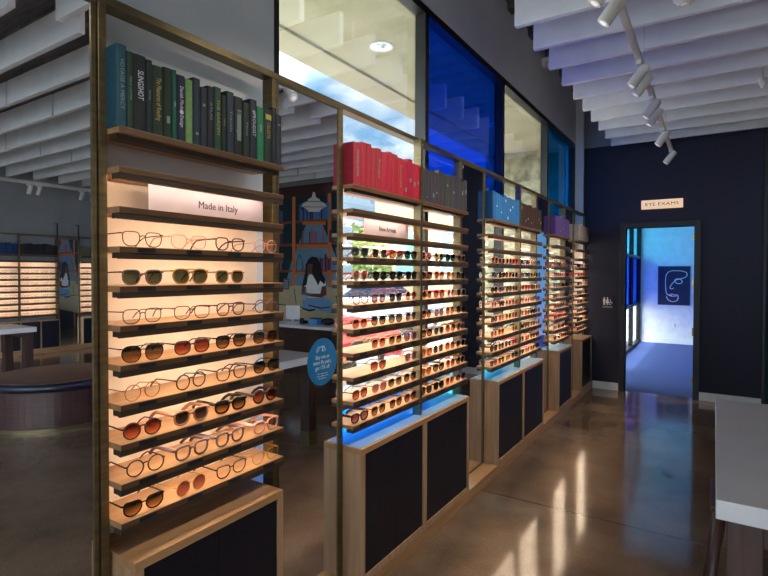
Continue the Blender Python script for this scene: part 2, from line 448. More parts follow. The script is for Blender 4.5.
clabels = ['oak cabinet with navy doors below the near display', 'two-bay oak cabinet with navy doors and a blue-lit top',
           'two-bay oak cabinet with navy doors below the blue and brown books', 'single oak cabinet with navy doors below the purple books',
           'single oak cabinet with navy doors in the back corner']
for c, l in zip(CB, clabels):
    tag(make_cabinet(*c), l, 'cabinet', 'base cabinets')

# mirrors between displays
def make_mirror(y0, y1, label, x=XP, t=.009):
    root = empty('wall_mirror')
    MB().box(x - .020, x - .005, y0 + t, y1 - t, .08 + t, RAIL - t).build('mirror_glass', M['mirror'], root)
    f = MB()
    f.box(x - .022, x, y0, y0 + t, .08, RAIL); f.box(x - .022, x, y1 - t, y1, .08, RAIL)
    f.box(x - .022, x, y0 + t, y1 - t, .08, .08 + t); f.box(x - .022, x, y0 + t, y1 - t, RAIL - t, RAIL)
    f.build('mirror_frame', M['brass'], root)
    tag(root, label, 'mirror', 'tall mirrors')
    return root
make_mirror(.33, .799, 'tall brass-framed mirror at the left edge, reflecting a round bench', t=.012)
make_mirror(1.522, 1.933, 'tall mirror with a round blue sticker on its right side')
make_mirror(3.327, 3.738, 'tall narrow dark mirror between the grey and blue books')
make_mirror(5.132, 5.573, 'tall narrow mirror reflecting pale blue, left of the purple books')
make_mirror(6.287, 6.693, 'tall narrow mirror between the purple and the beige books')

# round sticker
st = MB()
n = 48; xx = XP - .0045
st.prism([(1.812 + .103 * math.cos(2 * PI * k / n), 1.146 + .107 * math.sin(2 * PI * k / n)) for k in range(n)], 0, xx, xx + .001)
st = st.build('round_sticker', M['stickblue'])
tag(st, 'round blue vinyl sticker with white offer text on a mirror', 'sticker')
xs_ = xx + .0012
for s_, z_, w_ in (('Buy one or', 1.168, .095), ('more Rx pairs,', 1.144, .125), ('get 15% off', 1.120, .10)):
    text('offer_text', s_, (xs_, 1.812, z_), (0, 1, 0), (0, 0, 1), .026, M['stickwhite'], st, fitw=w_, ext=.0002)
for z_, w_ in ((1.093, .07), (1.082, .08), (1.071, .055)):
    text('small_print', 'valid on eyeglasses in store', (xs_, 1.812, z_), (0, 1, 0), (0, 0, 1), .008, M['stickwhite'], st, fitw=w_, ext=.0002)
lg = MB(); pts = [(xs_, 1.812 + .035 * math.sin(t * 1.0) * (t / 12 - .5) * 1.6 + (t - 6) * .004, 1.205 + .012 * math.cos(t * 1.9)) for t in [i * .25 for i in range(49)]]
lg.tube(pts, .0011, 4); lg.build('scribble_logo', M['stickwhite'], st)

# ------------------------------------------------------------------ books
PAGE = pmat('book pages', srgb(214, 204, 184), .8, scale=(2, 300, 2), col2=srgb(190, 180, 160))
bookmats = {}
def cover(c):
    if c not in bookmats: bookmats[c] = pmat('cloth cover %d' % len(bookmats), srgb(*c), .6, scale=(60, 60, 60), col2=srgb(*[min(255, int(v * 1.1) + 3) for v in c]))
    return bookmats[c]
FOIL = {'w': pmat('white foil', srgb(214, 218, 224), .5), 'g': pmat('gold foil', srgb(188, 160, 84), .4), 's': pmat('silver foil', srgb(130, 150, 150), .5), 'y': pmat('yellow label', srgb(196, 180, 90), .5)}
def make_book(y0, y1, h, col, label, group, title=None, tc='w', x=XS - .002, z=SZ[10], d=.15, parts=True, tsize=1.0, rot=False, tw=None):
    t = .0025; cy = (y0 + y1) / 2; hw = (y1 - y0) / 2 - .0006
    root = empty('book', (x, cy, z))
    c = MB()
    # rounded spine: arc profile in plan, plus two boards
    prof = []
    for k in range(7):
        a = -PI / 2 + PI * k / 6; prof.append((-.004 + .004 * math.cos(a), hw * math.sin(a)))
    c.prism([(-.005, -hw)] + [(p[0], p[1]) for p in prof] + [(-.005, hw)], 2, 0, h)
    c.box(-d, -.005, -hw, -hw + t, 0, h); c.box(-d, -.005, hw - t, hw, 0, h)
    c.build('cover', cover(col), root)
    MB().box(-d + .004, -.006, -hw + t, hw - t, .004, h - .004).build('page_block', PAGE, root)
    if title:
        L_ = tw if tw else min(h * .62, len(title) * min(hw * 1.15, .026) * min(tsize, 1.1) * .72)
        text('title', title, (.0006, 0, h * (.60 if tw else .52)), (0, 0, -1), (0, 1, 0), min(hw * 1.15, .026) * min(tsize, 1.1), FOIL[tc], root, fitw=L_, ext=.0003)
    elif parts and random.random() < .45:
        q_ = random.uniform(.1, .8); dd = MB(); dd.box(-.001, .0006, -hw * .35, hw * .35, h * q_, h * (q_ + random.uniform(.03, .14)))
        dd.build('spine_band', FOIL[tc], root)
    tag(root, label, 'book', group)
    return root
px2y = [.8265, .8575, .8775, .918, .9385, .975, 1.005, 1.0215, 1.053, 1.081, 1.110, 1.137, 1.166, 1.196, 1.219, 1.252, 1.293, 1.326, 1.360, 1.395, 1.437, 1.459, 1.489]
B1 = [((22, 74, 92), .232, 'VOYAGE A MERCY', 's', 'teal blue cloth book at the left end, silver capitals', 1),
      ((28, 58, 48), .222, 'FIELD NOTES', 's', 'thin green book second from the left end', .8),
      ((18, 24, 34), .222, 'SLINGSHOT', 'w', 'black book with slanted white SLINGSHOT title', 1.2),
      ((16, 38, 42), .218, 'Dunes', 's', 'dark teal book right of the SLINGSHOT book', .7),
      ((26, 48, 34), .209, 'The Pleasures of Reading', 'g', 'green book with ornate gold title', 1.2),
      ((20, 42, 30), .215, None, 's', 'forest green book left of the thin bright teal one', 1),
      ((18, 92, 76), .207, None, 's', 'thin bright teal green book', 1),
      ((26, 34, 62), .207, 'Danish Modern Design', 'w', 'navy book with white script title and round mark', 1),
      ((116, 156, 92), .203, None, 's', 'light lime green book', 1),
      ((28, 46, 62), .205, None, 's', 'slate blue book right of the lime green one', 1),
      ((36, 46, 58), .190, None, 's', 'short slate grey book in the middle', 1),
      ((22, 32, 46), .198, 'ATLAS', 's', 'navy book with small silver stacked words', .7),
      ((26, 76, 58), .195, 'THE GARDEN', 'g', 'green book with gold capitals in the middle', 1),
      ((20, 40, 34), .185, 'Moss', 's', 'dark green book right of the gold lettered one', .7),
      ((32, 56, 68), .192, 'Travels', 's', 'slate teal book with tall silver title', .8),
      ((18, 26, 30), .182, 'Essays', 's', 'blackish book with a pale grey spine panel', 1.1),
      ((18, 44, 34), .181, 'Ferns', 's', 'dark green book left of the PROUDIST book', .7),
      ((22, 34, 50), .172, '#PROUDIST', 'w', 'navy book with bold white PROUDIST title', 1.5),
      ((30, 124, 84), .182, None, 's', 'bright emerald green book', 1),
      ((18, 44, 36), .176, 'CELESTE', 'g', 'dark green book with a yellow label', .9),
      ((26, 36, 46), .182, None, 's', 'thin dark slate book second from right end', 1),
      ((36, 44, 60), .182, None, 's', 'slate navy book at the right end', 1)]
for i, (c, h, t, tc, l, ts) in enumerate(B1):
    h2 = .232 - (.232 - .212) * i / 21 if False else h
    h2 = max(h, .205 + .012 * math.sin(i * 2.3))
    b = make_book(px2y[i], px2y[i + 1], h2, c, l + ', on the near display', 'green books on the near display', t, tc, tsize=ts, tw={2: .085, 17: .095, 19: .06, 11: .06}.get(i))
    if i == 15:
        MB().box(-.001, .0004, -.009, .009, h2 * .25, h2 * .7).build('spine_panel', FOIL['s'], b)
    if i == 19:
        MB().box(-.001, .0005, -.014, .014, h2 * .80, h2 * .9).build('spine_panel', FOIL['y'], b)
    if i == 7:
        MB().prism([(.007 * math.cos(a * PI / 8), h2 * .44 + .007 * math.sin(a * PI / 8)) for a in range(16)], 0, -.001, .0008).build('round_mark', FOIL['w'], b)
def book_row(y0, y1, n, base, group, desc, where, jit=8, hh=.205, foil='s', x=XS - .002, titles=None, parts=True, cfn=None):
    rs = [random.uniform(.75, 1.25) for _ in range(n)]; s = sum(rs); y = y0
    for i in range(n):
        w_ = (y1 - y0) * rs[i] / s
        c = tuple(max(0, min(255, int(base[k] + random.uniform(-jit, jit)))) for k in range(3))
        c = tuple((v // 4) * 4 for v in c)
        t = titles.get(i) if titles else None
        pos = '%s from the left' % ordn[i] if i < n - 1 else 'at the right end'
        if i == 0: pos = 'at the left end'
        make_book(y, y + w_ - .0005, hh + random.uniform(-.014, .012), c, '%s %s of the row, %s' % (desc, pos, where), group, t, foil, x=x, parts=parts)
        y += w_
book_row(1.966, 2.612, 13, (168, 20, 52), 'red books', 'red cloth book', 'on the second display', 10, .205, 's', titles={0: 'MADELEINE', 4: 'Rouge', 8: 'Scarlet'})
book_row(2.646, 3.285, 14, (58, 60, 68), 'dark grey books', 'dark grey cloth book', 'on the second display', 6, .205)
book_row(3.772, 4.415, 12, (24, 98, 158), 'blue books', 'blue cloth book', 'on the third display', 12, .205, 'w')
book_row(4.452, 5.09, 12, (52, 30, 28), 'brown books', 'dark brown cloth book', 'on the third display', 8, .20, 'g')
book_row(5.608, 6.24, 11, (94, 70, 138), 'purple books', 'purple cloth book', 'on the fourth display', 10, .20, 's')
book_row(6.73, 7.33, 8, (176, 166, 158), 'beige books', 'beige cloth book', 'on the corner display', 5, .195, 's')

# ------------------------------------------------------------------ eyeglasses
FM = {'tortoise': pmat('tortoiseshell acetate', srgb(52, 26, 18), .25, scale=(160, 160, 160), col2=srgb(128, 66, 34)),
      'black': pmat('black acetate', srgb(16, 14, 16), .25), 'pink': pmat('pale pink acetate', srgb(226, 160, 150), .3),
      'crystal': glassmat('crystal acetate', (.92, .84, .80, 1), .2, .1), 'gold': pmat('gold wire', srgb(176, 132, 74), .3, 1),
      'grey': pmat('grey brown acetate', srgb(104, 84, 88), .3), 'brown': pmat('dark brown acetate', srgb(58, 28, 26), .3),
      'red': pmat('red acetate', srgb(168, 30, 30), .3), 'blue': pmat('navy blue acetate', srgb(38, 44, 96), .3), 'champagne': pmat('champagne acetate', srgb(176, 124, 96), .25)}
LM = {'clear': glassmat('clear lens', (.97, .97, .97, 1), .05), 'green': lensmat('green grey sun lens', (.05, .06, .035, 1), (.09, .10, .055, 1)),
      'grad': lensmat('smoke gradient sun lens', (.015, .015, .015, 1), (.42, .26, .12, 1)), 'rose': lensmat('red brown gradient lens', (.12, .015, .012, 1), (.62, .24, .15, 1)),
      'grey': lensmat('grey sun lens', (.03, .03, .04, 1), (.10, .09, .10, 1)), 'mauve': lensmat('mauve sun lens', (.22, .09, .11, 1), (.40, .2, .2, 1)),
      'amber': lensmat('amber sun lens', (.22, .07, .01, 1), (.6, .25, .06, 1)), 'dark': lensmat('near black sun lens', (.01, .01, .012, 1), (.04, .03, .03, 1))}
def outline(shape, w, h, n=26):
    pts = []
    for k in range(n):
        t = 2 * PI * k / n; c, s = math.cos(t), math.sin(t)
        if shape == 'round': y, z = c * w / 2, s * h / 2
        else:
            e = (.5 if s > 0 else .8) if shape in ('square', 'panto', 'cateye') else .72
            y = math.copysign(abs(c) ** e, c) * w / 2; z = math.copysign(abs(s) ** (.75 if s > 0 else .85), s) * h / 2
            if shape == 'square': y *= 1 - .05 * (1 - s)
            if shape == 'panto': y *= 1 - .09 * (1 - s)
            if shape == 'cateye': y *= 1 - .22 * max(0, -s); z += .006 * max(0, c) * (s > -.2)
            if shape == 'aviator': y *= 1 - .20 * max(0, -s); z += (-.004 * max(0, -c)) * (s < 0)
        pts.append((y, z))
    return pts
gl_cache = {}
def glasses_proto(frame, shape, lens, thick):
    key = (frame, shape, lens, thick)
    if key in gl_cache: return gl_cache[key]
    w_, h_ = {'round': (.050, .047), 'square': (.058, .042), 'panto': (.058, .043), 'cateye': (.056, .042), 'aviator': (.058, .048)}[shape]
    r = {0: .0015, 1: .0023, 2: .0036}[thick]
    cz = h_ / 2 + r + .0005; cy = w_ / 2 + .0072
    fr = MB(); lens_me = []
    for s in (-1, 1):
        pts = [(-.0035 * abs(y * s) * 30 * .6 * 0 - .0, cy * s + y * s, cz + z) for y, z in outline(shape, w_, h_)]
        fr.tube(pts, r, 5, closed=True)
        lm = MB(); n = len(pts); c = (0.0012, cy * s, cz)
        lm.v = [c] + [(p[0], p[1], p[2]) for p in pts]
        for k in range(n): lm.face([0, 1 + k, 1 + (k + 1) % n] if s > 0 else [0, 1 + (k + 1) % n, 1 + k])
        lens_me.append(lm.mesh('lens', LM[lens], True))
    zb = cz + h_ * .22
    fr.tube([(0, -.0095, zb - .003), (.002, -.004, zb + .001), (.002, .004, zb + .001), (0, .0095, zb - .003)], r * 1.1, 5)
    if shape == 'aviator': fr.tube([(0, -.022, cz + h_ * .47), (.001, 0, cz + h_ * .49), (0, .022, cz + h_ * .47)], r, 5)
    zt = cz + h_ * (.36 if shape in ('square', 'cateye', 'panto', 'aviator') else .2)
    edge = cy + w_ / 2
    tm = []
    for s in (-1, 1):
        fr.tube([(0, s * (edge - .002), zt), (-.001, s * (edge + .003), zt), (-.006, s * (edge + .005), zt)], r * 1.3, 5)
        t = MB(); rt = r * (1.0 if thick < 2 else 1.1)
        t.tube([(-.005, s * (edge + .005), zt), (-.06, s * (edge + .004), zt - .001), (-.098, s * (edge + .001), zt - .004), (-.118, s * (edge - .002), zt - .016), (-.134, s * (edge - .004), max(.004, zt - .032))],
               [rt, rt, rt, rt * 1.25, rt * 1.25], 5, ry=rt * (1.6 if thick == 2 else 1))
        tm.append(t.mesh('temple', FM[frame], True))
    gl_cache[key] = (fr.mesh('frame', FM[frame], True), lens_me, tm)
    return gl_cache[key]
fword = {'tortoise': 'tortoiseshell', 'black': 'black', 'pink': 'pale pink', 'crystal': 'clear crystal', 'gold': 'thin gold', 'grey': 'grey-brown', 'brown': 'dark brown', 'red': 'red', 'blue': 'navy blue', 'champagne': 'champagne'}
sword = {'round': 'round', 'square': 'square', 'panto': 'rounded', 'cateye': 'cat-eye', 'aviator': 'aviator'}
rowword = ['top', 'second', 'third', 'fourth', 'fifth', 'sixth', 'seventh', 'lowest']
colword = ['leftmost', 'second from left', 'third from left', 'rightmost']
def put_glasses(st, a, b, row, j, where, group):
    frame, shape, lens, thick = st
    fr, ls, tm = glasses_proto(*st)
    cy = a + (b - a) * (j + .5) / 4 + random.uniform(-.006, .006)
    z = SZ[7 - row]
    root = empty('eyeglasses' if lens == 'clear' else 'sunglasses', (XS - .016, cy, z + .0004), random.uniform(-.07, .07))
    for nm, me in [('frame', fr), ('lens', ls[0]), ('lens', ls[1]), ('temple', tm[0]), ('temple', tm[1])]:
        o = bpy.data.objects.new(nm, me); COL.objects.link(o); o.parent = root
    kind = 'eyeglasses' if lens == 'clear' else 'sunglasses'
    tag(root, '%s %s %s, %s on %s glasses shelf, %s' % (fword[frame], sword[shape], kind, colword[j], rowword[row], where), kind, group)
S1 = [[('tortoise', 'panto', 'clear', 0), ('pink', 'panto', 'clear', 0), ('brown', 'panto', 'clear', 1), ('pink', 'round', 'clear', 0)],
      [('grey', 'panto', 'green', 1), ('gold', 'aviator', 'green', 1), ('champagne', 'panto', 'green', 1), None],
      [('brown', 'square', 'clear', 0), ('tortoise', 'square', 'clear', 0), ('brown', 'panto', 'clear', 1), ('grey', 'round', 'clear', 1)],
      [('black', 'aviator', 'grad', 0), ('brown', 'square', 'rose', 1), ('black', 'panto', 'grad', 1), ('brown', 'square', 'grad', 1)],
      [('gold', 'round', 'clear', 0), ('brown', 'round', 'clear', 1), ('brown', 'panto', 'clear', 1), ('black', 'panto', 'grad', 1)],
      [('brown', 'round', 'rose', 1), ('champagne', 'panto', 'grey', 2), ('black', 'square', 'grad', 2), ('brown', 'round', 'rose', 2)],
      [('brown', 'round', 'clear', 1), ('grey', 'panto', 'clear', 2), ('grey', 'panto', 'clear', 2), ('pink', 'square', 'clear', 2)],
      [('black', 'cateye', 'grad', 1), ('gold', 'round', 'mauve', 0), ('black', 'cateye', 'clear', 1), ('gold', 'panto', 'clear', 0)]]
for r in range(8):
    for j in range(4):
        if S1[r][j]: put_glasses(S1[r][j], .83, 1.495, r, j, 'near display', 'glasses on the near display')
S2 = [[('grey', 'panto', 'grey', 2), ('crystal', 'panto', 'grey', 1), ('red', 'square', 'amber', 2), ('black', 'panto', 'green', 2)],
      [('pink', 'round', 'mauve', 2), ('black', 'square', 'grey', 2), ('black', 'panto', 'dark', 2), ('black', 'square', 'dark', 2)],
      [('black', 'square', 'clear', 1), ('brown', 'panto', 'mauve', 1), ('black', 'square', 'grey', 1), ('champagne', 'round', 'rose', 1)],
      [('champagne', 'square', 'rose', 1), ('black', 'panto', 'grad', 1), ('black', 'square', 'grad', 1), ('grey', 'panto', 'grad', 1)],
      [None, ('champagne', 'panto', 'rose', 1), ('gold', 'square', 'grad', 1), ('blue', 'panto', 'mauve', 1)],
      [None, ('brown', 'square', 'rose', 1), None, ('grey', 'square', 'mauve', 1)],
      [('tortoise', 'square', 'rose', 1), ('grey', 'square', 'mauve', 1), ('grey', 'panto', 'grad', 1), ('brown', 'panto', 'grad', 1)],
      [('black', 'square', 'mauve', 2), ('brown', 'panto', 'grad', 1), ('tortoise', 'panto', 'grad', 1), ('brown', 'panto', 'rose', 1)]]
for r in range(8):
    for j in range(4):
        if S2[r][j]: put_glasses(S2[r][j], 1.96, 2.615, r, j, 'second display left bay', 'glasses on the second display')
pal = [('black', 'panto', 'grad', 1), ('tortoise', 'square', 'grad', 2), ('brown', 'round', 'rose', 1), ('grey', 'panto', 'green', 1), ('champagne', 'square', 'amber', 2),
       ('black', 'square', 'dark', 2), ('tortoise', 'panto', 'green', 2), ('gold', 'aviator', 'rose', 0), ('pink', 'round', 'mauve', 1), ('red', 'panto', 'rose', 2),
       ('crystal', 'square', 'grey', 2), ('brown', 'cateye', 'grad', 2), ('blue', 'square', 'mauve', 1), ('gold', 'round', 'grad', 0)]
for (a, b), where, grp, skip in [((2.64, 3.30), 'second display right bay', 'glasses on the second display', []),
                           ((3.765, 4.42), 'third display left bay', 'glasses on the third display', [(5, 2)]), ((4.445, 5.105), 'third display right bay', 'glasses on the third display', []),
                           ((5.60, 6.26), 'fourth display', 'glasses on the fourth display', []), ((6.72, 7.34), 'corner display', 'glasses on the corner display', [(1, 3)])]:
    last = None
    for r in range(8):
        for j in range(4):
            if (r, j) in skip: continue
            st_ = random.choice([p for p in pal if p != last]); last = st_
            put_glasses(st_, a, b, r, j, where, grp)

# ------------------------------------------------------------------ right wall displays (seen in the mirrors)
def right_display(yb0, nb, label, seed):
    # built in the same frame, then turned half round to face the room from the right wall
    bays = [(0, .655), (.68, 1.34)][:nb]
    root = make_display(bays, True, .18)
    root.rotation_euler = (0, 0, PI); root.location = (XR + XW, yb0 + bays[-1][1], -.09)
    tag(root, label, 'display', 'eyewear displays')
    random.seed(seed)
    g = MB()
    for (a, b) in bays:
        for r in range(8):
            for j in range(4):
                cy = a + (b - a) * (j + .5) / 4; z = SZ[r]
                for s in (-1, 1):
                    g.tube([(XS - .016, cy + s * .034 + y, z + .024 + zz) for y, zz in outline('panto', .05, .042, 12)], .002, 4, closed=True)
                    g.tube([(XS - .016, cy + s * .066, z + .036), (XS - .13, cy + s * .066, z + .03)], .0017, 4)
                g.tube([(XS - .016, cy - .01, z + .03), (XS - .016, cy + .01, z + .03)], .0017, 4)
    o = g.build('eyeglasses', M['ink'])
    o.rotation_euler = (0, 0, PI); o.location = root.location
    o['kind'] = 'stuff'
    tag(o, 'rows of tiny dark eyeglasses on a far lit display, seen in the mirror ' + ('left of' if yb0 < 5 else 'right of') + ' its slim mirror', 'eyeglasses')
    c = empty('base_cabinet')
    bb = MB().box(XC + .0, XW + .01, 0, bays[-1][1], .08, .72)
    bb = MB().box(XW + .01, XC, 0, bays[-1][1], .08, .63).build('carcass', M['oak_v'], c)
    for k in range(nb * 2):
        ww = bays[-1][1] / (nb * 2)
        MB().box(XC, XC + .012, k * ww + .02, (k + 1) * ww - .01, .10, .61).build('door', M['navy'], c)
    c.rotation_euler = (0, 0, PI); c.location = (root.location.x, root.location.y, 0)
    tag(c, 'oak cabinet with navy doors on the far right wall, %s, seen mirrored' % ('left' if yb0 < 5 else 'right'), 'cabinet', 'base cabinets')
    return root
right_display(3.70, 2, 'glowing eyewear display on the far right wall, left of its mirror', 3)
right_display(5.48, 2, 'glowing eyewear display on the far right wall, right of its mirror', 4)
right_display(2.0, 2, 'glowing eyewear display on the far right wall, nearest the entrance', 5) if False else None
# its books
random.seed(11)
def far_books(y0, y1, n, base, grp, desc):
    wd = (y1 - y0) / n
    me = MB().box(-.075, .075, -wd * .46, wd * .46, 0, .2)
    for i in range(n):
        c = tuple((max(0, int(v + random.uniform(-8, 8))) // 4) * 4 for v in base)
        h = .2 + random.uniform(-.02, .015)
        mb = MB().box(-.075, .075, -wd * .46, wd * .46, 0, h)
        o = mb.build('book', cover(c), bevel=.002); o.location = (XR + XW - XS + .08, y0 + wd * (i + .5), SZ[10] - .09)
        tag(o, '%s %s on the far right wall display, %s from the navy wall side' % (desc, 'spine', ordn[n - 1 - i]), 'book', grp)
far_books(3.70, 4.35, 12, (26, 54, 104), 'navy blue books on the far wall', 'navy blue book')
far_books(4.385, 5.03, 12, (34, 30, 34), 'black books on the far wall', 'blackish book')
far_books(5.49, 6.12, 10, (110, 100, 82), 'tan books on the far wall', 'tan book')
# slim mirror on right wall
mr = empty('wall_mirror')
XM = XR + XW - XP  # plane of the right hand posts
MB().box(XM + .005, XM + .02, 5.075, 5.45, .09, 2.20).build('mirror_glass', M['mirror'], mr)
f = MB(); f.box(XM, XM + .022, 5.066, 5.075, .08, 2.21); f.box(XM, XM + .022, 5.45, 5.459, .08, 2.21); f.box(XM, XM + .022, 5.075, 5.45, .08, .09); f.box(XM, XM + .022, 5.075, 5.45, 2.20, 2.21)
f.build('mirror_frame', M['brass'], mr)
for y in (5.06, 5.46):
    MB().tube([(XM + .01, y, 2.2), (XM + .01, y, 2.50), (XM + .2, y, 2.50)], .014, 6).build('wall_bracket', M['blackframe'], mr)
tag(mr, 'slim mirror hung between the far right wall displays, reflecting the mural', 'mirror', 'tall mirrors')
rl = MB().box(XM, XM + .05, 3.6, 6.9, RAIL - .09, RAIL - .06).build('top_rail', M['brass']); tag(rl, 'brass rail over the displays on the far right wall', 'rail')
struct(box('trim_4', (XM - .11, XR, 3.0, YB - .02, 0, .08), M['oak']))

# ------------------------------------------------------------------ tables, stool, bench, counter
def make_table(x0, x1, y0, y1, zt, label):
    r = empty('display_table', ((x0 + x1) / 2, (y0 + y1) / 2, 0)); W_ = (x1 - x0) / 2; D_ = (y1 - y0) / 2
    MB().box(-W_, W_, -D_, D_, zt - .065, zt).build('table_top', M['quartz'], r, bevel=.003)
    for sx in (-1, 1):
        for sy in (-1, 1):
            a, b = sorted((sx * (W_ - .03), sx * (W_ - .13))); c, d = sorted((sy * (D_ - .03), sy * (D_ - .13)))
            lg_ = MB().box(a, b, c, d, .12, zt - .065).build('leg', M['walnut'], r, bevel=.003)
            MB().box(a - .001, b + .001, c - .001, d + .001, 0, .12).build('brass_foot', M['brass'], lg_)
    MB().box(-W_ + .13, W_ - .13, -D_ + .05, -D_ + .09, zt - .15, zt - .066).build('apron', M['walnut'], r)
    MB().box(-W_ + .13, W_ - .13, D_ - .09, D_ - .05, zt - .15, zt - .066).build('apron', M['walnut'], r)
    tag(r, label, 'table', 'white topped tables'); return r
TZ = .81
t1 = make_table(.012, .80, 2.0, 3.62, TZ, 'white topped table with dark walnut legs at the right edge')
t2 = make_table(4.68, 5.44, 1.70, 3.30, TZ, 'distant white topped table seen at the left edge in the mirror')
# black tray under first table with white cable
cub = empty('cable_tray', (.25, 3.1, TZ - .187))
MB().box(-.1, .12, -.14, .14, 0, .12).build('tray', M['blackframe'], cub, bevel=.004)
MB().tube([(-.104, -.1 + .02 * k, .05 + .018 * math.sin(k * 1.7)) for k in range(11)], .006, 5).build('cable', M['plastic'], cub, True)
MB().tube([(-.104, -.1 + .02 * k, .075 + .018 * math.cos(k * 1.3)) for k in range(8)], .005, 5).build('cable', M['plastic'], cub, True)
tag(cub, 'black tray of white cables under the near table, seen mirrored', 'cable tray')

def make_stool(x, y, rz, label):
    r = empty('bar_stool', (x, y, 0), rz)
    s = MB().box(-.17, .17, -.17, .17, .625, .655).build('seat', M['walnut'], r, bevel=.012)
    legs = []
    for sx in (-1, 1):
        for sy in (-1, 1):
            MB().tube([(sx * .21, sy * .21, 0), (sx * .13, sy * .13, .626)], [.012, .019], 10).build('leg', M['walnut'], r, smooth=True)
    q = .178
    MB().tube([(-q, -q, .21), (q, -q, .21), (q, q, .21), (-q, q, .21)], .006, 8, closed=True).build('footrest', M['brass'], r, smooth=True)
    tag(r, label, 'stool'); return r
make_stool(.165, 2.52, 0, 'dark wood stool with splayed legs tucked under the near table')

bench = empty('round_bench', (2.92, 2.74, 0))
MB().lathe([(.60, 0), (.62, 0), (.62, .035), (.60, .035)], n=64).build('brass_band', M['brass'], bench, smooth=False)
MB().lathe([(.59, .03), (.605, .035), (.605, .385), (.59, .39)], n=64).build('base', M['walnut_h'], bench, smooth=False)
MB().lathe([(.59, .385), (.625, .39), (.632, .42), (.625, .455), (.60, .465)], n=64).build('cushion', pmat('navy vinyl', srgb(22, 26, 48), .3), bench, smooth=True)
MB().lathe([(.01, .464), (.596, .464), (.600, .469), (.58, .474), (.01, .476)], n=64).build('seat_top', M['leather'], bench, smooth=True)
tag(bench, 'large round bench with brown seat, navy rim and brass band, seen mirrored', 'bench')

cn = empty('reception_counter', (2.35, 6.15, 0))
MB().box(-1.0, 1.05, -.32, .32, .71, .75).build('counter_top', M['quartz'], cn, bevel=.003)
fr_ = MB().box(-.98, 1.03, -.29, .30, 0, .71)
for k in range(50): fr_.box(-.97 + k * .04, -.945 + k * .04, -.305, -.29, .02, .70)
fr_.build('counter_body', M['walnut'], cn)
tag(cn, 'dark slatted wood counter with white top before the mural, seen mirrored', 'counter')
mon = empty('monitor', (2.72, 6.18, .75))
MB().box(-.14, .14, -.012, .012, .05, .27).build('screen', M['plastic'], mon, bevel=.004); MB().box(-.02, .02, -.01, .01, 0, .08).build('stand', M['plastic'], mon); MB().box(-.08, .08, -.06, .06, 0, .008).build('foot', M['plastic'], mon)
tag(mon, 'white monitor back standing on the counter, seen in the sticker mirror', 'monitor')
bx = empty('small_box', (2.18, 6.1, .75))
MB().box(-.08, .08, -.06, .06, 0, .09).build('box', pmat('blue card', srgb(70, 130, 190), .6), bx, bevel=.003); MB().box(-.081, .081, -.061, .061, .09, .10).build('lid', M['navy'], bx)
tag(bx, 'small blue box on the counter, seen in the sticker mirror', 'box')
bag = MB().slab(1.95, 6.12, .805, .12, .07, .055, 16, 8).build('pouch', M['rubber'], smooth=True)
tag(bag, 'black pouch on the counter right of the small blue box', 'pouch')
ph = empty('card_reader', (2.42, 6.1, .75)); MB().box(-.045, .045, -.05, .05, 0, .05).build('body', M['rubber'], ph, bevel=.006); MB().box(-.035, .035, -.052, -.03, .03, .09).build('display', M['blackframe'], ph)
tag(ph, 'black card reader on the counter left of the small blue box', 'card reader')

# ------------------------------------------------------------------ mural (flat artwork on the back wall)
YM = YB + .018
mc = {k: pmat('mural ' + k, srgb(*v), .8) for k, v in dict(back=(18, 44, 56), lit=(96, 134, 156), wood=(128, 62, 30), woodlit=(190, 106, 46), dark=(20, 18, 22), cream=(176, 164, 130), purple=(104, 44, 74), plum=(64, 40, 72), blue=(64, 112, 160), jeans=(104, 150, 190),
     skin=(104, 60, 42), shirt=(226, 228, 224), lampc=(208, 204, 194), frame=(60, 34, 26), red=(150, 54, 44), mauve=(150, 90, 110)).items()}
mural = empty('wall_mural', (0, YM, 0)); 
tag(mural, 'painted mural of a reader on a sofa before bookshelves, seen in the sticker mirror', 'mural')
lay = [0]
def art(name, polys, mat, d):
    m = MB()
    for p in polys: m.prism(p, 1, -d, -d + .0012)
    # prism on axis 1 takes (x, z)
    return m.build(name, mc[mat], mural)
R_ = lambda a, b, c, d: [(a, c), (b, c), (b, d), (a, d)]
X0, X1 = .50, 7.0
MB().box(X0, X1, -.010, 0, .0, 3.20).build('painted_ground', mc['back'], mural)
# window px in the mirror -> world: x 283..337 <-> X 4.07..2.76 ; 24.3 mm per px near the middle
U = lambda px: 4.075 - (px - 283) * .0245
Zp = lambda py, px: 1.55 - (py - 272.1) * (.01953 - (px - 283) * .0000265)
def P(*pts): return [(U(a), Zp(b, a)) for a, b in pts]
art('light_cone', [P((311, 213), (318, 213), (338, 262), (338, 292), (283, 292), (291, 262))], 'lit', .0125)
def shelfrow(ys, x0=.6, x1=6.9): return [R_(x0, x1, z, z + .045) for z in ys]
zs = [Zp(222, 310), Zp(245, 310), Zp(272, 310), Zp(196, 310)]
art('bookcase_shelves', shelfrow(zs), 'wood', .0145)
art('bookcase_uprights', [R_(x - .04, x + .04, 0.02, 3.0) for x in (.7, 1.45, 2.2, U(329.5), U(294), 4.75, 5.6, 6.4)], 'woodlit', .016)
art('bookcase_lit_shelves', [P((303, 221), (326, 221), (326, 224.5), (303, 224.5)), P((297, 244), (330, 244), (330, 248), (297, 248)), P((291, 271), (335, 271), (335, 273.5), (291, 273.5))], 'woodlit', .0175)
art('top_border', [R_(X0, X1, 2.98, 3.2)], 'frame', .015)
random.seed(5)
bk = {'plum': [], 'purple': [], 'mauve': [], 'blue': []}
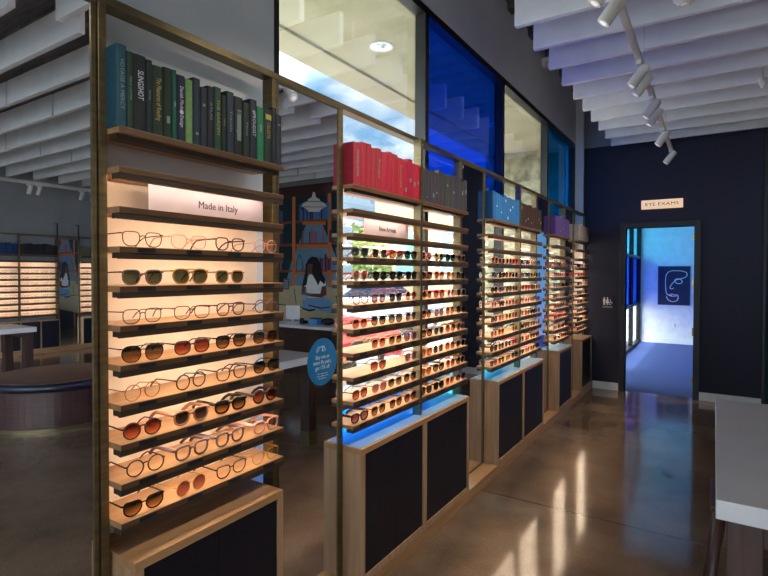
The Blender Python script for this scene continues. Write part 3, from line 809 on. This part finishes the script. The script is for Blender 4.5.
for z0, xs in ((zs[0], (U(330), U(297))), (zs[1], (U(331), U(300))), (zs[2], (U(331), U(309))), (zs[0], (.8, 2.6)), (zs[1], (.8, 2.6)), (zs[2], (.8, 2.6)), (zs[0], (4.1, 6.8)), (zs[1], (4.1, 6.8)), (zs[2], (4.1, 6.8))):
    x = min(xs)
    while x < max(xs) - .05:
        w_ = random.uniform(.025, .05); h_ = random.uniform(.2, .31)
        bk[random.choice(['plum', 'purple', 'mauve', 'plum'] if z0 != zs[0] else ['blue', 'plum', 'blue'])].append(R_(x, x + w_ - .006, z0 + .045, z0 + .045 + h_)); x += w_
        if random.random() < .12: x += .12
for k, v in bk.items(): art('painted_books', v, k, .0165)
# lamp
art('painted_lamp', [P((313.5, 192), (315.5, 192), (316.5, 197), (320, 199), (321, 201), (326, 203.5), (327, 206.5), (322, 208.5), (320, 211.5), (309, 211.5), (307, 208.5), (302, 206.5), (303, 203.5), (308, 201), (309, 199), (312.5, 197))], 'lampc', .0185)
art('lamp_lines', [P((308, 201), (321, 201), (321, 201.6), (308, 201.6)), P((303, 206.4), (326, 206.4), (326, 207), (303, 207))], 'dark', .0200)
art('painted_vase', [P((300, 254), (303, 260), (304, 267), (302, 271), (298, 271), (296, 267), (297, 260))], 'back', .0190)
art('vase_body', [P((300, 255.5), (302.4, 260), (303.3, 267), (301.6, 270.4), (298.4, 270.4), (296.7, 267), (297.6, 260))], 'lit', .0205)
# sofa
art('painted_sofa', [P((275, 287), (297, 285), (337, 287), (345, 290), (345, 330), (268, 330), (268, 292))], 'cream', .0190)
art('sofa_lines', [P((294, 288), (294.7, 288), (297, 303), (296.3, 303)), P((275, 303), (306, 306.5), (306, 307.3), (275, 304)), P((330, 311), (341, 312), (341, 313), (330, 312))], 'dark', .0202)
art('picture_frame', [P((283, 278), (289, 278), (289, 289), (283, 289))], 'wood', .0205)
art('picture_inner', [P((284, 279.3), (288, 279.3), (288, 288), (284, 288))], 'lit', .0217)
# reader: jeans, shirt, arms, face, hair, each a flat painted shape
art('painted_jeans', [P((303, 300), (309, 296.5), (322, 296), (331, 300), (337, 305), (336, 311), (328, 312), (316, 309), (310, 310), (303, 307))], 'jeans', .0205)
art('jeans_shade', [P((309, 304), (322, 307), (330, 306), (330, 307), (321, 308.2), (309, 305)), P((303, 307), (310, 309), (316, 308.4), (316, 310), (310, 311), (303, 308.5))], 'dark', .0218)
art('painted_shirt', [P((311, 274), (320, 274), (325, 277), (326.5, 285), (322, 287), (322, 297), (309, 297), (307, 286), (303, 286), (306, 278))], 'shirt', .0218)
art('painted_arms', [P((322.5, 286), (326.5, 285), (327, 294), (322, 297), (310, 296), (305, 294), (305, 291.5), (312, 293), (321, 293)), P((303, 286), (306.5, 286), (306, 292), (302, 292)), P((308, 263), (313, 262.5), (314.5, 268), (313, 273), (309.5, 273.5), (307.5, 269))], 'skin', .0230)
art('painted_book', [P((302, 291), (311, 293), (311, 295), (302, 294))], 'blue', .0242)
art('painted_hair', [P((309, 259), (313, 256), (318, 257), (321, 263), (323, 273), (326, 279), (325, 284), (321, 280), (319, 285), (316, 279), (313, 274), (313, 268), (314, 264), (309, 263), (308, 268), (309, 275), (307.5, 284), (303, 287), (304, 280), (306, 272), (306.5, 264)),], 'dark', .0245)

# ------------------------------------------------------------------ lights on tracks, ceiling devices
XT = -.43
tr = empty('light_track', (XT, 0, 2.93))
MB().box(-.018, .018, -1.0, 6.75, 0, .035).build('track', M['lampwhite'], tr, bevel=.003)  # camera end lengthened out of view to carry the added heads
for y in (-.6, 2.2, 4.0, 5.9): MB().tube([(0, y, .035), (0, y, ZC - .06 - 2.93)], .003, 6).build('hanger', M['lampwhite'], tr)
tag(tr, 'white ceiling light track running toward the navy wall', 'light track')
def make_spot(x, y, z, ang, label, parent_h=.0, grp='track spotlights'):
    r = empty('spotlight', (x, y, z))
    MB().box(-.014, .014, -.05, .05, -.03, 0).build('adapter', M['lampwhite'], r, bevel=.002)
    st_ = MB().tube([(0, 0, -.03), (0, 0, -.075)], .006, 8).build('stem', M['lampwhite'], r)
    d = Vector((-math.sin(ang), -.12, -math.cos(ang))).normalized(); c = Vector((0, 0, -.085))
    a, b = c - d * .07, c + d * .08
    h = MB().tube([a, a + d * .004, b - d * .006, b], [.030, .034, .034, .032], 20, cap=True).build('lamp_head', M['lampwhite'], r)
    MB().tube([b + d * .0002, b + d * .001], .018, 16).build('lamp_lens', M['glow'], h)
    tag(r, label, 'spotlight', grp); return r, Vector((x, y, z)) + b, d
spots = [(-.5, 'added unseen track spotlight behind the viewpoint, farthest from the navy wall'), (.5, 'added unseen track spotlight above the near display, outside the picture'), (1.78, 'added unseen track spotlight just outside the top of the picture'), (2.52, 'white track spotlight at the top edge, left of a close pair'), (2.74, 'white track spotlight second from the camera end'), (3.75, 'white track spotlight third from the camera end'), (3.95, 'white track spotlight fourth from the camera end'),  # first three heads are out of view, added to brighten displays and wall
         (4.55, 'white track spotlight fifth from the camera end'), (4.8, 'white track spotlight sixth from the camera end'), (5.6, 'white track spotlight second to last from the navy wall side'), (6.55, 'white track spotlight nearest the navy wall')]
sl = []
for y, l in spots: sl.append(make_spot(XT, y, 2.93, .62, l))
XT2 = 6.55
tr2 = MB().box(XT2 - .02, XT2 + .02, 2.6, 6.5, 3.0, 3.05).build('light_track', M['lampwhite']); tag(tr2, 'white light track before the grey right wall, seen mirrored', 'light track')
for i, y in enumerate((4.02, 4.16, 4.85, 5.05)):
    make_spot(XT2, y, 3.0, -.3, 'small white spotlight on the right wall track, %s from the left in the mirror' % ordn[i])
# ceiling and wall devices
dv = empty('smoke_detector', (-.16, 3.43, 3.10)); MB().lathe([(.02, .06), (.055, .05), (.06, .02), (.045, 0), (.03, -.012)], n=24).build('body', M['lampwhite'], dv); MB().lathe([(.018, -.02), (.02, -.012)], n=16).build('sensor', M['plastic'], dv); MB().tube([(0, 0, .055), (0, 0, .84)], .006, 8).build('drop_rod', M['lampwhite'], dv)
tag(dv, 'white ceiling detector at the top edge right of the light track', 'detector')
dv = empty('sprinkler_head', (.32, 5.35, 3.12)); MB().lathe([(.03, .06), (.034, .03), (.02, 0), (.012, -.02)], n=20).build('body', M['lampwhite'], dv); MB().tube([(0, 0, .055), (0, 0, .82)], .008, 8).build('drop_pipe', M['lampwhite'], dv)
tag(dv, 'white sprinkler head at the right edge among the baffles', 'sprinkler')
dv = empty('security_camera', (XW, 5.72, 3.84)); MB().box(0, .05, -.05, .05, -.04, .05).build('mount', M['plastic'], dv, bevel=.008)
MB().slab(.10, 0, -.03, .06, .055, .05, 18, 10).build('dome', M['plastic'], dv, smooth=True); MB().box(0.02, .12, -.055, .055, .0, .05).build('hood', M['plastic'], dv, bevel=.01)
tag(dv, 'white dome camera mounted high on the grey wall above the windows', 'security camera')

# ------------------------------------------------------------------ signs
sg = empty('lit_sign', (-.571, YB, 2.426)); MB().box(-.232, .232, -.03, -.001, -.056, .056).build('sign_face', M['signlit'], sg, bevel=.002)
text('lettering', 'EYE EXAMS', (0, -.0308, 0), (1, 0, 0), (0, 0, 1), .058, M['ink'], sg, fitw=.37)
tag(sg, 'amber lit EYE EXAMS sign on the navy wall above the doorway', 'sign')
rs = empty('restroom_sign', (-1.197, YB, 1.16)); MB().box(-.075, .075, -.008, 0, -.085, .085).build('plaque', M['navytrim'], rs, bevel=.002)
pw = MB()
def person(m, cx, dress=False):
    m.prism([(cx + .009 * math.cos(k * PI / 6), .062 + .009 * math.sin(k * PI / 6)) for k in range(12)], 1, -.010, -.0085)
    if dress: m.prism([(cx - .008, .048), (cx + .008, .048), (cx + .02, -.005), (cx - .02, -.005)], 1, -.010, -.0085); m.prism(R_(cx - .008, cx - .002, -.03, -.005), 1, -.010, -.0085); m.prism(R_(cx + .002, cx + .008, -.03, -.005), 1, -.010, -.0085)
    else: m.prism(R_(cx - .015, cx + .015, .005, .05), 1, -.010, -.0085); m.prism(R_(cx - .011, cx - .001, -.03, .005), 1, -.010, -.0085); m.prism(R_(cx + .001, cx + .011, -.03, .005), 1, -.010, -.0085)
person(pw, -.04); person(pw, 0.0, True)
pw.tube([(.035, -.009, .045), (.035, -.009, .012), (.052, -.009, .008), (.058, -.009, -.012)], .004, 5); pw.tube([(.04 + .016 * math.cos(k), -.009, -.01 + .016 * math.sin(k)) for k in [i * .5 for i in range(1, 11)]], .0028, 4)
pw.build('pictograms', M['plastic'], rs)
text('lettering', 'RESTROOM', (0, -.0085, -.058), (1, 0, 0), (0, 0, 1), .024, M['plastic'], rs, fitw=.12)
tag(rs, 'small restroom plaque with white figures on the navy wall', 'sign')

# ------------------------------------------------------------------ exam room beyond the doorway
YE = 13.0; XE = -1.41; XE1 = 1.6
struct(box('floor_exam_room', (XE - .06, XE1 + .1, YB + .06, YE + .1, -.12, 0), M['carpet']))
struct(box('ceiling_exam_room', (XE - .3, XE1 + .1, YB + .1, YE + .1, 3.0, 3.1), M['white']))
struct(box('wall_exam_end', (XE - .3, XE1, YE, YE + .1, 0, 3.0), M['white']))
struct(box('wall_exam_right', (XE1, XE1 + .1, YB + .14, YE + .1, 0, 3.0), M['white']))
struct(box('baseboard_exam', (XE, XE1, YE - .014, YE, 0, .11), M['white']))
wy = [YB + .14, 8.9, 10.3, 11.7, YE]
for i in range(4):
    f = MB(); a, b = wy[i], wy[i + 1]
    f.box(XE - .08, XE, a, a + .06, 0, 3.0)
    if i == 3: f.box(XE - .08, XE, b - .06, b, 0, 3.0)
    bb = b - (.06 if i == 3 else 0)
    for z in (0, .86, 1.88, 2.94): f.box(XE - .08, XE, a + .06, bb, z, z + .055)
    wn = struct(f.build('window_%d' % (i + 5), M['blackframe']))
    for (z0, z1, g) in ((.05, .87, 'glass'), (.91, 1.89, 'glass_blue' if i > 0 else 'glass'), (1.93, 2.95, 'glass_cyan')):
        MB().box(XE - .05, XE - .044, a + .06, bb, z0, z1).build('pane', M[g], wn)
pr = empty('framed_print', (-.754, YE, 1.283))
MB().box(-.312, .312, -.022, -.001, -.43, .43).build('print_frame', pmat('navy print frame', srgb(40, 50, 96), .5), pr, bevel=.002)
MB().box(-.290, .290, -.024, -.020, -.41, .41).build('print_ground', pmat('navy print', srgb(26, 32, 66), .6), pr)
# one-line face drawing, coordinates from the drawing itself
lf = [(-.03, -.22), (-.11, -.21), (-.15, -.16), (-.165, .10), (-.15, .26), (-.07, .33), (.10, .33), (.22, .31), (.26, .25), (.22, .18), (.12, .15), (.03, .15), (.01, .10), (.05, .05), (.12, .04), (.17, .09), (.13, .15), (.04, .13), (-.03, .05), (-.09, -.06), (-.03, -.07), (.0, -.05)]
lm_ = [(-.14, -.23), (-.12, -.30), (-.06, -.35), (.04, -.35), (.09, -.29), (.08, -.19), (.02, -.21), (-.02, -.18), (-.10, -.20), (-.06, -.235), (.06, -.225)]
def smooth(pts, it=2):
    for _ in range(it):
        q = [pts[0]]
        for a, b in zip(pts[:-1], pts[1:]):
            q += [(a[0] * .75 + b[0] * .25, a[1] * .75 + b[1] * .25), (a[0] * .25 + b[0] * .75, a[1] * .25 + b[1] * .75)]
        pts = q + [pts[-1]]
    return pts
ln = MB()
for pth in (lf, lm_): ln.tube([(x, -.026, z) for x, z in smooth(pth)], .0085, 6)
ln.build('line_drawing', M['plastic'], pr)
tag(pr, 'navy framed print of a white one-line face in the far room', 'framed print')
ot = empty('wall_outlet', (-.72, YE, .40)); MB().box(-.035, .035, -.006, 0, -.057, .057).build('plate', M['plastic'], ot, bevel=.002); MB().box(-.018, .018, -.009, -.006, -.04, .04).build('socket', M['lampwhite'], ot)
tag(ot, 'white wall outlet below the framed print', 'outlet')
# open door leaf folded back inside the exam room, with hinges on the right jamb
dr = MB().box(DX1 + .0, DX1 + .045, YB + .17, YB + .92, .01, DZ - .01).build('door_1', M['navytrim'], bevel=.002); struct(dr)
for z in (.18, .78, 1.38, 1.95):
    hn = MB().tube([(DX1 - .008, YB + .02, z), (DX1 - .008, YB + .02, z + .1)], .008, 8); hn.box(DX1 - .004, DX1 + .001, YB + .0, YB + .06, z, z + .1); hn.build('hinge', M['brassbright'], dr)

# ------------------------------------------------------------------ outside
struct(box('ground', (-60, XW - .07, -30, 60, -.22, -.10), M['asphalt']))
struct(box('floor_sill', (XW - .13, XW - .05, YN, YE, -.12, .0), M['asphalt']))
w = MB(); w.box(-2.60, XW - .121, YN, YE + 1, 3.32, 3.6); w.box(-2.66, -2.60, YN, YE + 1, 3.345, 3.6); w.box(-2.95, -2.66, YN, YE + 1, 3.32, 3.62)
struct(w.build('ceiling_soffit', M['stucco']))
for i, (x, y) in enumerate(((-2.21, 3.40), (-2.21, 5.9))):
    d_ = empty('recessed_downlight', (x, y, 3.32)); MB().lathe([(.052, -.001), (.088, -.001), (.090, -.007), (.076, -.010), (.055, -.004)], n=32).build('trim_ring', M['plastic'], d_)
    MB().lathe([(.004, -.002), (.07, -.002), (.07, -.0065), (.03, -.004), (.004, -.0035)], n=32).build('reflector', M['chrome'], d_)
    MB().lathe([(.008, -.02), (.02, -.012), (.02, -.005)], n=16).build('bulb', M['plastic'], d_)
    tag(d_, ['round recessed downlight in the soffit outside the clear upper window', 'second recessed downlight farther along the soffit outside'][i], 'downlight', 'soffit downlights')
fin = MB().box(-2.95, XW - .125, 7.45, 7.95, -.1, 3.318).build('stone_pier', M['stone']); tag(fin, 'rough cream limestone wall outside the far windows', 'stone wall')
bd = empty('tan_building', (-7.6, 17, -.1)); MB().box(-2.4, 3.4, -2, 3, 0, 4.2).build('wall', M['tan'], bd); MB().box(-2.5, 3.5, -2.1, 3.1, 4.2, 4.45).build('parapet', M['stucco'], bd)
for a in (-1.6, .15, 1.8):
    wf = MB().box(a, a + 1.0, -2.05, -1.99, 1.5, 3.0).build('window_frame', M['white'], bd); MB().box(a + .07, a + .93, -2.06, -2.04, 1.57, 2.93).build('pane', pmat('green window glass', srgb(120, 180, 170), .2), wf)
tag(bd, 'tan stucco building with greenish windows across the lot', 'building')
bd2 = empty('low_building', (-24, 22, -.1)); MB().box(-5, 6, -3, 3, 0, 3.4).build('wall', M['stucco'], bd2); MB().box(-5.2, 6.2, -3.3, 3.2, 3.4, 3.7).build('parapet', M['white'], bd2)
for a in (-4, -1.2, 1.6): MB().box(a, a + 1.8, -3.04, -2.99, .9, 2.5).build('shop_window', M['carglass'], bd2)
tag(bd2, 'low pale building behind the trees across the lot', 'building')
def tree(x, y, h, r, label, seed):
    random.seed(seed); t = empty('tree', (x, y, -.1))
    MB().tube([(0, 0, 0), (.05, 0, h * .4), (.0, .05, h * .7)], [.12, .09, .05], 8).build('trunk', M['bark'], t)
    m = MB()
    for k in range(420):
        while True:
            p = Vector((random.uniform(-1, 1), random.uniform(-1, 1), random.uniform(-1, 1)))
            if .35 < p.length < 1: break
        c = Vector((p.x * r, p.y * r, h * .68 + p.z * h * .34)); u = Vector((random.uniform(-1, 1), random.uniform(-1, 1), random.uniform(-1, 1))).normalized() * r * .15
        v = u.orthogonal().normalized() * r * .10; b = len(m.v)
        m.v += [tuple(c - u), tuple(c - v), tuple(c + u), tuple(c + v)]; m.face([b, b + 1, b + 2, b + 3])
    m.build('crown', M['leafg'], t); tag(t, label, 'tree', 'trees across the lot')
tree(-9.5, 13.9, 2.9, .75, 'small green tree outside, behind the second display, left one', 1)
tree(-12.9, 17.0, 3.6, 1.4, 'green tree outside, farther left beyond the cars', 2)
tree(-17.5, 17, 3.6, 1.6, 'green tree outside at the left, farthest across the lot', 3)
def car(x, y, rz, paint, label, s=1):
    c = empty('car', (x, y, -.1), rz)
    prof = [(-2.1, .35), (-2.15, .75), (-1.9, .95), (-1.2, 1.02), (-.55, 1.42), (.55, 1.45), (1.15, 1.02), (1.85, .88), (2.1, .7), (2.15, .35)]
    low = [(-2.1, .32), (-2.15, .72), (-1.9, .93), (-1.2, 1.0), (1.15, 1.0), (1.85, .86), (2.1, .68), (2.15, .32)]
    MB().prism(low, 1, -.88, .88).build('body', paint, c, bevel=.05)
    MB().prism([(-1.15, 1.0), (-.6, 1.38), (.5, 1.42), (1.1, 1.0)], 1, -.72, .72).build('windows', M['carglass'], c, bevel=.04)
    MB().prism([(-.62, 1.38), (-.5, 1.44), (.4, 1.47), (.52, 1.41)], 1, -.70, .70).build('roof', paint, c, bevel=.02)
    for sx in (-1.35, 1.35):
        for sy in (-.86, .86):
            wh = MB().tube([(sx, sy - .1, .33), (sx, sy + .1, .33)], .33, 24).build('wheel', M['rubber'], c)
            MB().tube([(sx, sy - .105, .33), (sx, sy + .105, .33)], .2, 16).build('hub', M['chrome'], wh)
    for sy in (-.6, .6): MB().slab(2.1, sy, .62, .06, .18, .08, 12, 6).build('headlight', M['chrome'], c, smooth=True)
    tag(c, label, 'car', 'parked cars'); return c
car(-5.8, 5.5, 1.2, M['redpaint'], 'red parked car outside behind the second display')
car(-8.2, 12.0, 1.0, M['whitepaint'], 'white parked car outside beyond the red one')
for i_, (cx_, cy_) in enumerate(()): pass
ps = empty('bollard_sign', (-3.6, 4.6, -.1)); MB().tube([(0, 0, 0), (0, 0, 1.9)], .025, 8).build('pole', M['chrome'], ps)
MB().box(-.01, .01, -.3, .3, 1.5, 2.2).build('panel', pmat('pale blue sign', srgb(170, 204, 226), .5), ps)
tag(ps, 'pale blue sign panel on a pole outside behind the second display', 'sign')
for nm in ('bollard_sign',): ps.name = 'street_sign'

# ------------------------------------------------------------------ lights
def area(name, loc, rot, sx, sy, e, col):
    l = bpy.data.lights.new(name, 'AREA'); l.shape = 'RECTANGLE'; l.size = sx; l.size_y = sy; l.energy = e; l.color = col
    o = bpy.data.objects.new(name, l); COL.objects.link(o); o.location = loc; o.rotation_euler = rot; return o
for i, (r, p, d) in enumerate(sl):
    l = bpy.data.lights.new('track lamp', 'SPOT'); l.energy = 19; l.color = (1, .87, .72); l.spot_size = 1.5; l.spot_blend = .7; l.shadow_soft_size = .024
    o = bpy.data.objects.new('track lamp', l); COL.objects.link(o); o.location = p + d * .006
    o.rotation_euler = d.to_track_quat('-Z', 'Y').to_euler()
sun = bpy.data.lights.new('sun', 'SUN'); sun.energy = 6; sun.angle = .009; sun.color = (1, .95, .86)
so = bpy.data.objects.new('sun', sun); COL.objects.link(so); so.rotation_euler = Vector((.56, .30, -1)).to_track_quat('-Z', 'Y').to_euler()

wd = bpy.data.worlds.new('sky'); SC.world = wd; wd.use_nodes = True; N = wd.node_tree.nodes; L = wd.node_tree.links
bg = N['Background']; tc = N.new('ShaderNodeTexCoord'); sp = N.new('ShaderNodeSeparateXYZ'); L.new(tc.outputs['Generated'], sp.inputs[0])
r1 = N.new('ShaderNodeValToRGB'); e = r1.color_ramp.elements
e[0].position = .0; e[0].color = (.15, .26, .33, 1); e[1].position = .5; e[1].color = (.05, .15, .31, 1)
ez = r1.color_ramp.elements.new(.85); ez.color = (.75, .85, 1, 1)
L.new(sp.outputs['Z'], r1.inputs[0])
mp = N.new('ShaderNodeMapping'); mp.inputs['Scale'].default_value = (1, 1, 2.2); mp.inputs['Location'].default_value = (.3, .15, .1); L.new(tc.outputs['Generated'], mp.inputs[0])
nz = N.new('ShaderNodeTexNoise'); nz.inputs['Scale'].default_value = 3.0; nz.inputs['Detail'].default_value = 9; nz.inputs['Roughness'].default_value = .55; L.new(mp.outputs[0], nz.inputs['Vector'])
r2 = N.new('ShaderNodeValToRGB'); r2.color_ramp.elements[0].position = .46; r2.color_ramp.elements[1].position = .55; L.new(nz.outputs[0], r2.inputs[0])
mx = N.new('ShaderNodeMix'); mx.data_type = 'RGBA'; L.new(r2.outputs[0], mx.inputs[0]); L.new(r1.outputs[0], mx.inputs[6]); mx.inputs[7].default_value = (.40, .43, .45, 1)
# brighter haze around the sun
sd = Vector((-.56, -.30, 1)).normalized()
dp = N.new('ShaderNodeVectorMath'); dp.operation = 'DOT_PRODUCT'; dp.inputs[1].default_value = sd; L.new(tc.outputs['Generated'], dp.inputs[0])
mr_ = N.new('ShaderNodeMapRange'); mr_.inputs[1].default_value = .38; mr_.inputs[2].default_value = 1.0; mr_.inputs[3].default_value = 0; mr_.inputs[4].default_value = 5.0; L.new(dp.outputs['Value'], mr_.inputs[0])
hz = N.new('ShaderNodeVectorMath'); hz.operation = 'SCALE'; hz.inputs[0].default_value = (.93, .97, 1.0); L.new(mr_.outputs[0], hz.inputs['Scale'])
ad = N.new('ShaderNodeVectorMath'); ad.operation = 'ADD'; L.new(mx.outputs[2], ad.inputs[0]); L.new(hz.outputs[0], ad.inputs[1])
L.new(ad.outputs[0], bg.inputs[0]); bg.inputs[1].default_value = 2.6

# ------------------------------------------------------------------ camera
H = 1.55; yaw = math.radians(32.7); pit = math.radians(1.0); rol = math.radians(.15)
fw = Vector((-math.sin(yaw) * math.cos(pit), math.cos(yaw) * math.cos(pit), -math.sin(pit)))
r0 = Vector((math.cos(yaw), math.sin(yaw), 0)); u0 = r0.cross(fw)
rt = r0 * math.cos(rol) + u0 * math.sin(rol); up = -r0 * math.sin(rol) + u0 * math.cos(rol)
cd = bpy.data.cameras.new('camera'); cd.sensor_width = 36; cd.lens = 515 / 768 * 36; cd.shift_y = -6.21 / 768; cd.clip_start = .05; cd.clip_end = 300
co = bpy.data.objects.new('camera', cd); COL.objects.link(co)
mt = Matrix((rt, up, -fw)).transposed().to_4x4(); mt.translation = (0, 0, H); co.matrix_world = mt
SC.camera = co
vs = SC.view_settings; vs.view_transform = 'Standard'; vs.look = 'None'; vs.gamma = 1; vs.use_curve_mapping = False; vs.exposure = 0.66
